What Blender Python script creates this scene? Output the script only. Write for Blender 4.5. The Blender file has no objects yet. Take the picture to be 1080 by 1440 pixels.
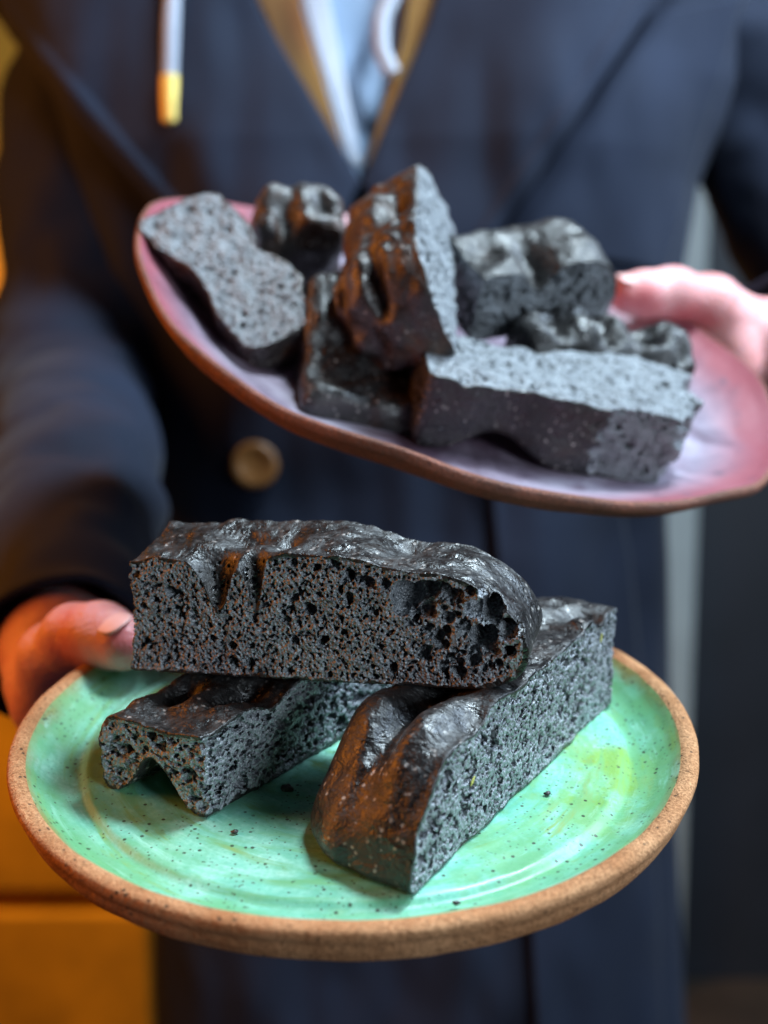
import bpy, math
import numpy as np
from mathutils import Matrix, Vector

# ------------------------------------------------------------------ camera, light, exposure
SC = bpy.context.scene
COL = SC.collection
CAM = np.array([0.0, -0.5, 1.15]); PITCH = math.radians(8.0)
HF = math.radians(18.0)
cam = bpy.data.cameras.new("camera"); cam_o = bpy.data.objects.new("camera", cam); COL.objects.link(cam_o)
cam_o.location = CAM; cam_o.rotation_euler = (math.radians(90) - PITCH, 0, 0)
cam.sensor_fit = 'HORIZONTAL'; cam.sensor_width = 36.0; cam.lens = 18.0 / math.tan(HF)
cam.clip_start = 0.01; cam.clip_end = 50
cam.dof.use_dof = True; cam.dof.focus_distance = 0.352
cam.dof.aperture_fstop = (cam.lens / 1000.0) / 0.0072
SC.camera = cam_o

world = bpy.data.worlds.new("World"); SC.world = world; world.use_nodes = True
bg = world.node_tree.nodes["Background"]
bg.inputs[0].default_value = (0.62, 0.72, 1.0, 1); bg.inputs[1].default_value = 0.02

def area(name, loc, target, size, energy, color, size_y=None):
    l = bpy.data.lights.new(name, 'AREA'); l.energy = energy; l.color = color; l.size = size
    if size_y: l.shape = 'RECTANGLE'; l.size_y = size_y
    o = bpy.data.objects.new(name, l); COL.objects.link(o); o.location = loc
    o.rotation_euler = (Vector(target) - Vector(loc)).to_track_quat('-Z', 'Y').to_euler()
    return o
area("ceiling_light", (0.36, 0.02, 2.02), (0.0, -0.10, 1.04), 0.20, 21.0, (0.72, 0.89, 1.0))
area("window_light", (0.95, 0.02, 1.82), (0.15, 0.35, 1.25), 0.6, 23.0, (0.62, 0.80, 1.0), 0.6)
area("front_fill_light", (0.95, -1.15, 1.30), (0.0, -0.1, 1.08), 0.40, 12.0, (0.76, 0.89, 1.0))  # added fill that brightens the top slice's cut face, not an actual window
area("warm_lamp", (-0.95, 0.0, 1.45), (-0.05, -0.12, 1.04), 0.85, 10.5, (1.0, 0.29, 0.03))
sp = bpy.data.lights.new("cabinet_fill_spot", 'SPOT'); sp.energy = 75.0; sp.color = (1.0, 0.55, 0.14); sp.spot_size = math.radians(84); sp.spot_blend = 0.6; sp.shadow_soft_size = 0.08  # added spot to brighten cabinet and wall, cone kept off the sleeve; no fixture
sp_o = bpy.data.objects.new("cabinet_fill_spot", sp); COL.objects.link(sp_o); sp_o.location = (-0.98, 0.60, 1.70)
sp_o.rotation_euler = (Vector((-0.80, 1.3, 0.75)) - Vector(sp_o.location)).to_track_quat('-Z', 'Y').to_euler()
SC.view_settings.view_transform = 'Standard'; SC.view_settings.look = 'None'
SC.view_settings.exposure = 0.0; SC.view_settings.gamma = 1.0
SC.render.film_transparent = False

# ------------------------------------------------------------------ measured-point helpers
_F = np.array([0, math.cos(PITCH), -math.sin(PITCH)]); _U = np.array([0, math.sin(PITCH), math.cos(PITCH)])
_R = np.array([1.0, 0, 0]); _f = 540 / math.tan(HF)
def W(x, y, d):
    """world point seen at photo position x, y at distance d along the view axis"""
    return CAM + d * (_F + _R * (x - 540) / _f + _U * (720 - y) / _f)
def tilt_frame(tx, ty):
    n = np.array([math.sin(ty) * math.cos(tx), -math.sin(tx), math.cos(tx) * math.cos(ty)]); n /= np.linalg.norm(n)
    u = np.array([1.0, 0, 0]) - n * n[0]; u /= np.linalg.norm(u)
    return u, np.cross(n, u), n
def mat4(o, ex, ey, ez):
    m = Matrix.Identity(4)
    for i in range(3):
        m[i][0], m[i][1], m[i][2], m[i][3] = ex[i], ey[i], ez[i], o[i]
    return m
def tri_frame(o, xp, zp):
    ex = xp - o; ex = ex / np.linalg.norm(ex)
    ez = zp - o; ez = ez - ex * (ez @ ex); ez = ez / np.linalg.norm(ez)
    return o, ex, np.cross(ez, ex), ez

# ------------------------------------------------------------------ node material helper
class NT:
    def __init__(self, name):
        self.m = bpy.data.materials.new(name); self.m.use_nodes = True
        self.t = self.m.node_tree; self.b = self.t.nodes["Principled BSDF"]
        self.co = self.t.nodes.new('ShaderNodeTexCoord').outputs['Object']
    def n(self, typ, **kw):
        x = self.t.nodes.new(typ)
        for k, v in kw.items(): setattr(x, k, v)
        return x
    def l(self, a, b): self.t.links.new(a, b)
    def noise(self, scale, detail=4, rough=0.55, dist=0.0, co=None):
        x = self.n('ShaderNodeTexNoise'); self.l(co or self.co, x.inputs['Vector'])
        x.inputs['Scale'].default_value = scale; x.inputs['Detail'].default_value = detail
        x.inputs['Roughness'].default_value = rough; x.inputs['Distortion'].default_value = dist
        return x.outputs['Fac']
    def voro(self, scale, feature='F1', rnd=1.0, co=None, out='Distance'):
        x = self.n('ShaderNodeTexVoronoi', feature=feature); self.l(co or self.co, x.inputs['Vector'])
        x.inputs['Scale'].default_value = scale; x.inputs['Randomness'].default_value = rnd
        return x.outputs[out]
    def ramp(self, fac, stops, interp='LINEAR'):
        x = self.n('ShaderNodeValToRGB'); x.color_ramp.interpolation = interp
        e = x.color_ramp.elements
        while len(e) < len(stops): e.new(0.5)
        for i, (p, c) in enumerate(stops):
            e[i].position = p
            e[i].color = (c, c, c, 1) if isinstance(c, (int, float)) else (*c, 1)
        self.l(fac, x.inputs[0]); return x.outputs[0]
    def mix(self, fac, a, b, blend='MIX'):
        x = self.n('ShaderNodeMix', data_type='RGBA', blend_type=blend)
        if isinstance(fac, (int, float)): x.inputs[0].default_value = fac
        else: self.l(fac, x.inputs[0])
        for s, v in ((6, a), (7, b)):
            if isinstance(v, tuple): x.inputs[s].default_value = (*v, 1)
            else: self.l(v, x.inputs[s])
        return x.outputs[2]
    def math(self, op, a, b=0.0, clamp=False):
        x = self.n('ShaderNodeMath', operation=op, use_clamp=clamp)
        for s, v in ((0, a), (1, b)):
            if isinstance(v, (int, float)): x.inputs[s].default_value = v
            else: self.l(v, x.inputs[s])
        return x.outputs[0]
    def dist(self, p):
        x = self.n('ShaderNodeVectorMath', operation='DISTANCE'); self.l(self.co, x.inputs[0]); x.inputs[1].default_value = p
        return x.outputs['Value']
    def set(self, **kw):
        for k, v in kw.items():
            s = self.b.inputs[k.replace('_', ' ')]
            if isinstance(v, (int, float)): s.default_value = v
            elif isinstance(v, tuple): s.default_value = (*v, 1) if len(v) == 3 and s.type == 'RGBA' else v
            else: self.l(v, s)
    def bump(self, h, strength, dist, prev=None):
        x = self.n('ShaderNodeBump'); x.inputs['Strength'].default_value = strength; x.inputs['Distance'].default_value = dist
        self.l(h, x.inputs['Height'])
        if prev: self.l(prev, x.inputs['Normal'])
        return x.outputs[0]

def mat_crumb(name, dark=(0.03, 0.034, 0.04), light=(0.16, 0.18, 0.205)):
    k = NT(name)
    big = k.noise(160, 3); fine = k.noise(1300, 3, 0.6)
    f = k.math('ADD', k.math('MULTIPLY', big, 0.5), k.math('MULTIPLY', fine, 0.75))
    c = k.ramp(f, [(0.40, dark), (0.78, light)])
    spk = k.ramp(k.voro(900), [(0.10, 1.0), (0.2, 0.0)])
    pick = k.ramp(k.noise(700, 1), [(0.56, 0.0), (0.62, 1.0)])
    c = k.mix(k.math('MULTIPLY', k.math('MULTIPLY', spk, pick), 0.55), c, (0.42, 0.44, 0.46))
    b1 = k.bump(k.voro(950), 0.9, 0.0009); b2 = k.bump(fine, 0.4, 0.0006, b1)
    k.set(Base_Color=c, Roughness=0.36, Specular_IOR_Level=0.75, Normal=b2)
    return k.m

def mat_crust(name, brown=0.5, dust=0.5, tint=(0.085, 0.030, 0.010), base=(0.016, 0.013, 0.012)):
    k = NT(name)
    n1 = k.noise(55, 5, 0.6, 0.4); n2 = k.noise(420, 4, 0.6); n3 = k.noise(1500, 2)
    patch = k.ramp(n1, [(0.60 - 0.22 * brown, 0.0), (0.80 - 0.22 * brown, 1.0)])
    c = k.mix(patch, base, tint)
    c = k.mix(k.ramp(n2, [(0.45, 0.0), (0.75, 0.5)]), c, (0.032, 0.028, 0.027))
    wig = k.math('ADD', k.voro(430), k.math('MULTIPLY', n3, 0.10))
    spk = k.ramp(wig, [(0.22, 1.0), (0.42, 0.0)])
    pick = k.math('MULTIPLY', k.ramp(k.noise(320, 2), [(0.50, 0.0), (0.66, 1.0)]), k.ramp(k.noise(60, 3), [(0.50 - 0.12 * dust, 0.15), (0.62 - 0.12 * dust, 1.0)]))
    c = k.mix(k.math('MULTIPLY', k.math('MULTIPLY', spk, pick), 0.35 + 0.6 * dust), c, (0.45, 0.42, 0.39))
    wr = k.n('ShaderNodeMapping'); k.l(k.co, wr.inputs[0]); wr.inputs['Scale'].default_value = (1.0, 0.45, 1.0)
    b0 = k.bump(k.noise(230, 4, 0.6, 0.8, wr.outputs[0]), 0.5, 0.0018)
    b1 = k.bump(k.voro(800, 'SMOOTH_F1'), 0.35, 0.0006, b0)
    ed = k.ramp(k.voro(330, 'DISTANCE_TO_EDGE'), [(0.0, 0.0), (0.10, 1.0)])
    b1 = k.bump(k.math('MULTIPLY', ed, k.ramp(n2, [(0.35, 0.2), (0.65, 1.0)])), 0.18, 0.0005, b1)
    b2 = k.bump(n3, 0.35, 0.0004, b1)
    r = k.ramp(k.math('ADD', k.math('MULTIPLY', n2, 0.5), k.math('MULTIPLY', k.noise(75, 3), 0.5)), [(0.40, 0.22), (0.60, 0.62)])
    k.set(Base_Color=c, Roughness=r, Specular_IOR_Level=0.65, Normal=b2)
    return k.m

def mat_cloth(name, col, col2, rough=0.85, weave=1500, sheen=0.25, bump=0.25):
    k = NT(name)
    n = k.noise(9, 4); fine = k.noise(weave, 2)
    c = k.mix(k.ramp(n, [(0.35, 0.0), (0.7, 1.0)]), col, col2)
    b = k.bump(fine, bump, 0.0006)
    k.set(Base_Color=c, Roughness=rough, Sheen_Weight=sheen, Sheen_Roughness=0.5, Specular_IOR_Level=0.15, Normal=b)
    return k.m

def mat_plain(name, col, rough=0.6, var=0.15, scale=30, metal=0.0, bump=0.0, bscale=400):
    k = NT(name)
    n = k.noise(scale, 4)
    lo = tuple(x * (1 - var) for x in col); hi = tuple(min(1, x * (1 + var)) for x in col)
    k.set(Base_Color=k.mix(k.ramp(n, [(0.3, 0.0), (0.7, 1.0)]), lo, hi), Roughness=rough, Metallic=metal)
    if bump: k.set(Normal=k.bump(k.noise(bscale, 4), bump, 0.001))
    return k.m

# ------------------------------------------------------------------ object helpers
def np_mesh(name, V, Q):
    me = bpy.data.meshes.new(name)
    V = np.ascontiguousarray(V, dtype=np.float32); Q = np.ascontiguousarray(Q, dtype=np.int32)
    me.vertices.add(len(V)); me.vertices.foreach_set('co', V.ravel())
    n = Q.shape[1]
    me.loops.add(Q.size); me.loops.foreach_set('vertex_index', Q.ravel())
    me.polygons.add(len(Q)); me.polygons.foreach_set('loop_start', np.arange(0, Q.size, n, dtype=np.int32))
    me.polygons.foreach_set('use_smooth', np.ones(len(Q), dtype=bool))
    me.update(calc_edges=True)
    return me
def link(name, me, mat=None, parent=None, matrix=None):
    o = bpy.data.objects.new(name, me); COL.objects.link(o)
    if mat: me.materials.append(mat)
    if parent: o.parent = parent
    if matrix is not None: o.matrix_world = matrix
    return o
def empty(name, matrix, label, cat, group=None):
    o = bpy.data.objects.new(name, None); COL.objects.link(o); o.matrix_world = matrix; o.empty_display_size = 0.02
    o['label'] = label; o['category'] = cat
    if group: o['group'] = group
    return o
def sub(V, Q):
    used, inv = np.unique(Q, return_inverse=True)
    return V[used], inv.reshape(Q.shape)

# ------------------------------------------------------------------ numpy noise, distance fields, surface nets
_T = np.random.default_rng(7).random((32, 32, 32)).astype(np.float32) * 2 - 1
def vnoise(x, y, z, s, seed=0):
    x = np.asarray(x / s + 5.3 * seed + 100, dtype=np.float32); y = np.asarray(y / s + 9.7 * seed + 100, dtype=np.float32); z = np.asarray(z / s + 3.1 * seed + 100, dtype=np.float32)
    x, y, z = np.broadcast_arrays(x, y, z)
    i = np.floor(x).astype(np.int32); j = np.floor(y).astype(np.int32); k = np.floor(z).astype(np.int32)
    a = x - i; b = y - j; c = z - k
    a = a * a * (3 - 2 * a); b = b * b * (3 - 2 * b); c = c * c * (3 - 2 * c)
    i &= 31; j &= 31; k &= 31; i1 = (i + 1) & 31; j1 = (j + 1) & 31; k1 = (k + 1) & 31
    def L(p, q, t): return p + (q - p) * t
    return L(L(L(_T[i, j, k], _T[i1, j, k], a), L(_T[i, j1, k], _T[i1, j1, k], a), b),
             L(L(_T[i, j, k1], _T[i1, j, k1], a), L(_T[i, j1, k1], _T[i1, j1, k1], a), b), c)
def smax(a, b, k):
    h = np.maximum(k - np.abs(a - b), 0) / k
    return np.maximum(a, b) + h * h * k * 0.25
def smin(a, b, k): return -smax(-a, -b, k)
def gauss(x, y, cx, cy, sx, sy): return np.exp(-0.5 * ((x - cx) / sx) ** 2 - 0.5 * ((y - cy) / sy) ** 2)

def surface_nets(S, lo, h):
    neg = S < 0
    cnt = np.zeros(tuple(n - 1 for n in S.shape), np.uint8)
    for a in (0, 1):
        for b in (0, 1):
            for c in (0, 1):
                cnt += neg[a:S.shape[0] - 1 + a, b:S.shape[1] - 1 + b, c:S.shape[2] - 1 + c]
    ii, jj, kk = np.nonzero((cnt > 0) & (cnt < 8))
    idx = np.full(cnt.shape, -1, np.int32); idx[ii, jj, kk] = np.arange(len(ii))
    cor = [(a, b, c) for a in (0, 1) for b in (0, 1) for c in (0, 1)]
    val = [S[ii + a, jj + b, kk + c] for a, b, c in cor]
    acc = np.zeros((len(ii), 3), np.float32); n = np.zeros(len(ii), np.float32)
    for p in range(8):
        for q in range(p + 1, 8):
            d = [abs(cor[p][t] - cor[q][t]) for t in range(3)]
            if sum(d) != 1: continue
            m = (val[p] < 0) != (val[q] < 0)
            t = np.where(m, val[p] / np.where(m, val[p] - val[q], 1), 0)
            ax = d.index(1)
            for c in range(3):
                acc[:, c] += np.where(m, (t if c == ax else cor[p][c]), 0)
            n += m
    V = (np.stack([ii, jj, kk], 1) + acc / n[:, None]) * h + np.array(lo)
    quads = []
    for ax in range(3):
        sl0 = [slice(1, -1)] * 3; sl1 = [slice(1, -1)] * 3
        sl0[ax] = slice(0, -1); sl1[ax] = slice(1, None)
        A = neg[tuple(sl0)]; B = neg[tuple(sl1)]
        e = np.nonzero(A != B)
        off = [1, 1, 1]; off[ax] = 0
        i, j, k = (e[t] + off[t] for t in range(3))
        o1, o2 = [t for t in range(3) if t != ax]
        def cell(d1, d2):
            r = [i, j, k]; r[o1] = r[o1] - d1; r[o2] = r[o2] - d2
            return idx[r[0], r[1], r[2]]
        q = np.stack([cell(1, 1), cell(0, 1), cell(0, 0), cell(1, 0)], 1)
        flip = ~A[e] if ax != 1 else A[e]
        q[flip] = q[flip][:, ::-1]
        quads.append(q)
    Q = np.concatenate(quads); Q = Q[(Q >= 0).all(1)]
    return V, Q

def splat(P, lo, h, cen, rad, asp):
    lo = np.array(lo)
    for c, r, s in zip(cen, rad, asp):
        e = r * s + 1.2 * h
        a = np.maximum(np.ceil((c - e - lo) / h).astype(int), 0); b = np.minimum(np.floor((c + e - lo) / h).astype(int) + 1, P.shape)
        if (b <= a).any(): continue
        gx = ((np.arange(a[0], b[0]) * h + lo[0] - c[0]) / s[0]) ** 2
        gy = ((np.arange(a[1], b[1]) * h + lo[1] - c[1]) / s[1]) ** 2
        gz = ((np.arange(a[2], b[2]) * h + lo[2] - c[2]) / s[2]) ** 2
        d = np.sqrt(gx[:, None, None] + gy[None, :, None] + gz[None, None, :]) - r
        v = P[a[0]:b[0], a[1]:b[1], a[2]:b[2]]
        np.minimum(v, d.astype(np.float32), out=v)

def make_bread(label, frame, lo, hi, h, loaf_fn, cut_fn, m_crust, m_crumb, seed, fine=0.5, mid=0.016, rf=(0.36, 0.8), rm=(0.9, 1.9), big=(), band=3.0, skin=1.0, flakes=(), deep=(1, 1, 1)):
    rng = np.random.default_rng(seed)
    lo = np.array(lo, float); hi = np.array(hi, float)
    sh = np.ceil((hi - lo) / h).astype(int) + 1
    X = (np.arange(sh[0]) * h + lo[0]).astype(np.float32)[:, None, None]
    Y = (np.arange(sh[1]) * h + lo[1]).astype(np.float32)[None, :, None]
    Z = (np.arange(sh[2]) * h + lo[2]).astype(np.float32)[None, None, :]
    loaf = np.broadcast_to(loaf_fn(X, Y, Z), tuple(sh)).astype(np.float32)
    shape = np.maximum(loaf, cut_fn(X, Y, Z)).astype(np.float32)
    vol = np.prod(hi - lo)
    P = np.full(tuple(sh), 9.0, np.float32)
    def place(dens, r0, r1, inset):
        n = int(dens * vol)
        c = lo + rng.random((n, 3)) * (hi - lo)
        g = np.clip(np.round((c - lo) / h).astype(int), 0, sh - 1)
        s = shape[g[:, 0], g[:, 1], g[:, 2]]; lf = loaf[g[:, 0], g[:, 1], g[:, 2]]
        r = r0 + (r1 - r0) * rng.random(n) ** 2.2
        ok = (s > -band - r) & (s < r * 0.6) & (lf < -(inset + r * 0.8))
        c = c[ok]; r = r[ok]
        splat(P, lo, h, c, r, (0.75 + 0.6 * rng.random((len(c), 3))) * np.array(deep))
    if fine: place(fine, *rf, skin)
    if mid: place(mid, *rm, skin)
    if len(big):
        b = np.array(big, float)
        splat(P, lo, h, b[:, :3], b[:, 3], np.tile(np.array([deep], float), (len(b), 1)) * (0.85 + 0.3 * rng.random((len(b), 3))))
    S = np.maximum(shape, -P)
    for ax in range(3):
        sl = [slice(None)] * 3
        for e in (0, -1):
            sl[ax] = e; S[tuple(sl)] = np.maximum(S[tuple(sl)], 0.5 * h)
    V, Q = surface_nets(S, lo, h)
    g = np.clip(np.round((V - lo) / h).astype(int), 0, sh - 1)
    lv = loaf[g[:, 0], g[:, 1], g[:, 2]]
    fc = V[Q].mean(1)
    crust = lv[Q].mean(1) > -skin * (0.95 + 0.75 * vnoise(fc[:, 0], fc[:, 1], fc[:, 2], 1.6, 77) + 0.4 * vnoise(fc[:, 0], fc[:, 1], fc[:, 2], 5.0, 78))
    root = empty('focaccia_slice', mat4(*frame), label, 'bread', 'charcoal focaccia slices')
    for nm, sel, m in (('crust', crust, m_crust), ('crumb', ~crust, m_crumb)):
        if not sel.any(): continue
        v, q = sub(V * 0.001, Q[sel])
        link(nm, np_mesh(nm, v, q), m, root)
    for (x, y, z, L, a) in flakes:
        c, s = math.cos(a), math.sin(a)
        pr = [(-1, 0), (-.4, .3), (.3, .26), (1, 0), (.4, -.28), (-.3, -.3)]
        vv = [((x + L * (p * c - q * s)) * .001, (y - d) * .001, (z + L * (p * s + q * c)) * .001) for d in (0.25, 0.6) for p, q in pr]
        me = bpy.data.meshes.new('herb_flake')
        me.from_pydata(vv, [], [tuple(range(5, -1, -1)), tuple(range(6, 12))] + [(i, (i + 1) % 6, 6 + (i + 1) % 6, 6 + i) for i in range(6)])
        link('herb_flake', me, M_FLAKE, root)
    return root

# ------------------------------------------------------------------ materials
M_CRUMB = mat_crumb('crumb', (0.035, 0.039, 0.046), (0.33, 0.355, 0.385))
M_CRUMB_SOFT = mat_crumb('crumb_pale', (0.035, 0.039, 0.045), (0.27, 0.295, 0.32))
M_CRUST = mat_crust('crust_dark', 0.0, 0.8, (0.032, 0.014, 0.007), (0.011, 0.010, 0.010))
M_CRUST_BROWN = mat_crust('crust_brown', 0.15, 1.0, (0.024, 0.012, 0.008), (0.010, 0.0095, 0.010))
M_CRUST_CARAMEL = mat_crust('crust_caramel', 0.45, 0.8, (0.085, 0.032, 0.012), (0.026, 0.021, 0.02))
M_FLAKE = mat_plain('dried_herb', (0.45, 0.42, 0.10), 0.6)

# ------------------------------------------------------------------ background
def box_mesh(x0, x1, y0, y1, z0, z1, bev=0.0):
    import bmesh
    bm = bmesh.new(); bmesh.ops.create_cube(bm, size=1.0)
    for v in bm.verts:
        v.co = ((x0 + x1) / 2 + v.co.x * (x1 - x0), (y0 + y1) / 2 + v.co.y * (y1 - y0), (z0 + z1) / 2 + v.co.z * (z1 - z0))
    if bev: bmesh.ops.bevel(bm, geom=bm.edges[:], offset=bev, segments=2, affect='EDGES', profile=0.5)
    me = bpy.data.meshes.new('m'); bm.to_mesh(me); bm.free(); return me
M_WALL = mat_plain('ochre_wall', (0.62, 0.27, 0.018), 0.7, 0.12, 4, bump=0.2)
M_AMBER = mat_plain('amber_wood', (0.60, 0.30, 0.014), 0.5, 0.25, 9)
M_DARKDOOR = mat_plain('dark_door', (0.010, 0.012, 0.018), 0.6, 0.2, 6)
M_PALE = mat_plain('pale_post_paint', (0.30, 0.35, 0.35), 0.6, 0.08, 10)
wall = link('wall', box_mesh(-1.6, 0.30, 1.55, 1.60, 0.0, 2.6), M_WALL); wall['kind'] = 'structure'
floor = link('floor', box_mesh(-1.6, 1.6, 0.2, 1.6, -0.05, -0.002), mat_plain('dark_floorboards', (0.05, 0.035, 0.025), 0.5, 0.3, 8)); floor['kind'] = 'structure'
cab = empty('drawer_cabinet', Matrix.Translation((-0.62, 1.25, 0.0)), 'amber wooden drawer cabinet behind the person at lower left', 'cabinet')
link('carcass', box_mesh(-0.58, 0.27, -0.13, 0.25, 0.0, 0.78, 0.004), M_AMBER, cab)
for z0, z1, x1 in ((0.385, 0.745, 0.255), (0.05, 0.352, 0.285)):
    d = link('drawer', box_mesh(-0.56, x1, -0.17, -0.132, z0, z1, 0.006), M_AMBER, cab)
    link('drawer_knob', box_mesh(-0.19, -0.15, -0.195, -0.171, (z0 + z1) / 2 - 0.012, (z0 + z1) / 2 + 0.012, 0.006), M_DARKDOOR, d)
dr = empty('door', Matrix.Translation((0.75, 1.5, 0.0)), 'dark door with pale frame post behind the person at right', 'door')
link('door_leaf', box_mesh(-0.28, 0.6, 0.03, 0.07, 0.0, 2.3), M_DARKDOOR, dr)
link('door_post', box_mesh(-0.345, -0.22, -0.03, 0.03, 0.0, 2.3, 0.005), M_PALE, dr)

# ------------------------------------------------------------------ person: coat, hoodie, body
TCY = 0.545
def tc(z): return np.interp(z, [0.4, 1.0, 1.3], [0.036, 0.022, 0.0])
def ta(z): return np.interp(z, [0.4, 0.75, 1.0, 1.15, 1.28, 1.36, 1.43, 1.50, 1.55], [0.25, 0.235, 0.222, 0.232, 0.262, 0.295, 0.305, 0.19, 0.09])
def tb(z): return np.interp(z, [0.4, 0.75, 1.0, 1.15, 1.30, 1.42, 1.47, 1.53], [0.17, 0.150, 0.128, 0.130, 0.140, 0.125, 0.11, 0.075])
NEXP = 2.5
def torso_y(x, z, off=0.0):
    q = np.clip(np.abs((x - tc(z)) / ta(z)), 0, 0.995)
    y = TCY - tb(z) * (1 - q ** NEXP) ** (1 / NEXP)
    y = y + 0.012 * vnoise(x, 0 * x, z * 0.35, 0.06, 3) + 0.004 * vnoise(x, 0 * x, z * 0.5, 0.025, 4)
    return y - off
def xz(px, py, yy=0.415):
    d = W(px, py, 1.0) - CAM; t = (yy - CAM[1]) / d[1]; p = CAM + d * t
    return p[0], p[2]

person = empty('person', Matrix.Translation((0.03, 0.545, 0.0)), 'person in dark navy coat over pale blue hoodie holding both plates of bread', 'person')
PINV = person.matrix_world.inverted()
def pchild(name, V, Q, mat, parent=person, solid=0.0, subsurf=0):
    me = np_mesh(name, V, Q); o = link(name, me, mat, parent); o.matrix_parent_inverse = PINV if parent is person else Matrix.Identity(4)
    if parent is not person: o.matrix_parent_inverse = (PINV.inverted() @ Matrix.Identity(4)).inverted() if False else Matrix.Identity(4)
    if solid:
        s = o.modifiers.new('thickness', 'SOLIDIFY'); s.thickness = solid; s.offset = 0
    return o
def gridQ(nu, nv, wrap=False):
    i = np.arange(nu if wrap else nu - 1)[:, None]; j = np.arange(nv - 1)[None, :]
    a = i * nv + j; b = ((i + 1) % nu) * nv + j
    return np.stack([a, b, b + 1, a + 1], -1).reshape(-1, 4)

M_COAT = mat_cloth('navy_coat_cloth', (0.0105, 0.0145, 0.028), (0.0140, 0.0195, 0.038), 0.8, 1600, 0.05)
M_HOOD = mat_cloth('pale_blue_jersey', (0.24, 0.33, 0.48), (0.32, 0.42, 0.58), 0.9, 1200, 0.2)
M_TAN = mat_cloth('tan_lining', (0.20, 0.09, 0.03), (0.30, 0.16, 0.04), 0.9, 900)
M_CORD = mat_cloth('white_cord', (0.32, 0.35, 0.42), (0.42, 0.45, 0.52), 0.8, 2500, 0.1, 0.6)
M_GOLD = mat_plain('gold_aglet', (0.75, 0.56, 0.14), 0.4, 0.05, 50, 0.3)
M_BUTTON = mat_plain('amber_button', (0.13, 0.055, 0.014), 0.35, 0.25, 90)

def v_open(x, z):
    # V neck opening of the coat: apex and half width
    ax, az = xz(505, 262)
    xl = np.interp(z, [az, az + 0.17, az + 0.3], [ax, ax - 0.105, ax - 0.13]); xr = np.interp(z, [az, az + 0.17, az + 0.3], [ax, ax + 0.085, ax + 0.11])
    return (z > az) & (x > xl) & (x < xr)
def coat_body(off, z0, z1, cut):
    nu, nv = 360, 240
    th = np.linspace(0, 2 * math.pi, nu, endpoint=False); z = np.linspace(z0, z1, nv)
    T, Zg = np.meshgrid(th, z, indexing='ij')
    c, s = np.cos(T), np.sin(T)
    a = ta(Zg) + off; b = tb(Zg) + off
    r = (np.abs(c) ** NEXP + np.abs(s) ** NEXP) ** (-1 / NEXP)
    x = tc(Zg) + a * r * c; y = TCY + b * r * s
    w = 0.012 * vnoise(x, 0 * x, Zg * 0.35, 0.06, 3) + 0.004 * vnoise(x, 0 * x, Zg * 0.5, 0.025, 4)
    y = y + w * np.where(s < 0, 1, 0)
    V = np.stack([x, y, Zg], -1).reshape(-1, 3); Q = gridQ(nu, nv, True)
    if cut:
        cen = V[Q].mean(1); Q = Q[~((cen[:, 1] < TCY) & v_open(cen[:, 0], cen[:, 2]))]
        V, Q = sub(V, Q)
    return V, Q
coat = pchild('coat', *coat_body(0.0, 0.42, 1.53, True), M_COAT, solid=0.003)
hood = pchild('hoodie', *coat_body(-0.016, 0.95, 1.54, False), M_HOOD)

def patch(pts0, pts1, nu, nv, off_fn):
    """strip between two polylines of photo points laid on the chest"""
    def line(pts):
        p = np.array([xz(*q) for q in pts]); s = np.r_[0, np.cumsum(np.linalg.norm(np.diff(p, axis=0), axis=1))]; t = np.linspace(0, s[-1], nv)
        return np.stack([np.interp(t, s, p[:, 0]), np.interp(t, s, p[:, 1])], -1)
    A, B = line(pts0), line(pts1); u = np.linspace(0, 1, nu)[:, None, None]
    G = A[None] * (1 - u) + B[None] * u
    U, Vv = np.meshgrid(np.linspace(0, 1, nu), np.linspace(0, 1, nv), indexing='ij')
    y = torso_y(G[..., 0], G[..., 1], off_fn(U, Vv))
    return np.stack([G[..., 0], y, G[..., 1]], -1).reshape(-1, 3), gridQ(nu, nv)
def lap_off(U, V):
    return 0.012 + 0.012 * np.sin(np.pi * np.clip(U, 0, 1)) + 0.020 * U + 0.004 * np.exp(-(U / 0.12) ** 2) + 0.005 * np.exp(-((U - 0.93) / 0.03) ** 2)
def csub(name, VQ, mat, parent, solid):
    o = link(name, np_mesh(name, *VQ), mat, parent)
    o.matrix_parent_inverse = PINV @ Matrix.Identity(4) if parent is person else Matrix.Identity(4)
    if solid:
        s = o.modifiers.new('thickness', 'SOLIDIFY'); s.thickness = solid; s.offset = 0
    return o
# coat children share the coat's own (world) coordinates
lapL = csub('lapel', patch([(295, -160), (372, 30), (505, 262)], [(-150, -130), (20, 62), (205, 270), (400, 470)], 60, 70, lap_off), M_COAT, coat, 0.006)
lapR = csub('lapel', patch([(665, -160), (602, 40), (512, 262)], [(1030, -140), (900, 30), (760, 235), (600, 470)], 60, 70, lap_off), M_COAT, coat, 0.006)
lapR2 = csub('collar', patch([(925, 10), (780, 215), (690, 345)], [(1080, -40), (1030, 120), (960, 380)], 30, 50, lambda U, V: 0.006 * (1 - U) + 0.002), M_COAT, coat, 0.003)
csub('front_panel', patch([(560, 440), (690, 690), (700, 800), (735, 1200), (752, 1600)], [(830, 440), (880, 690), (900, 800), (930, 1200), (940, 1600)], 50, 120,
     lambda U, V: 0.011 * (1 - U) ** 0.5 + 0.0015), M_COAT, coat, 0.005)
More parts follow.
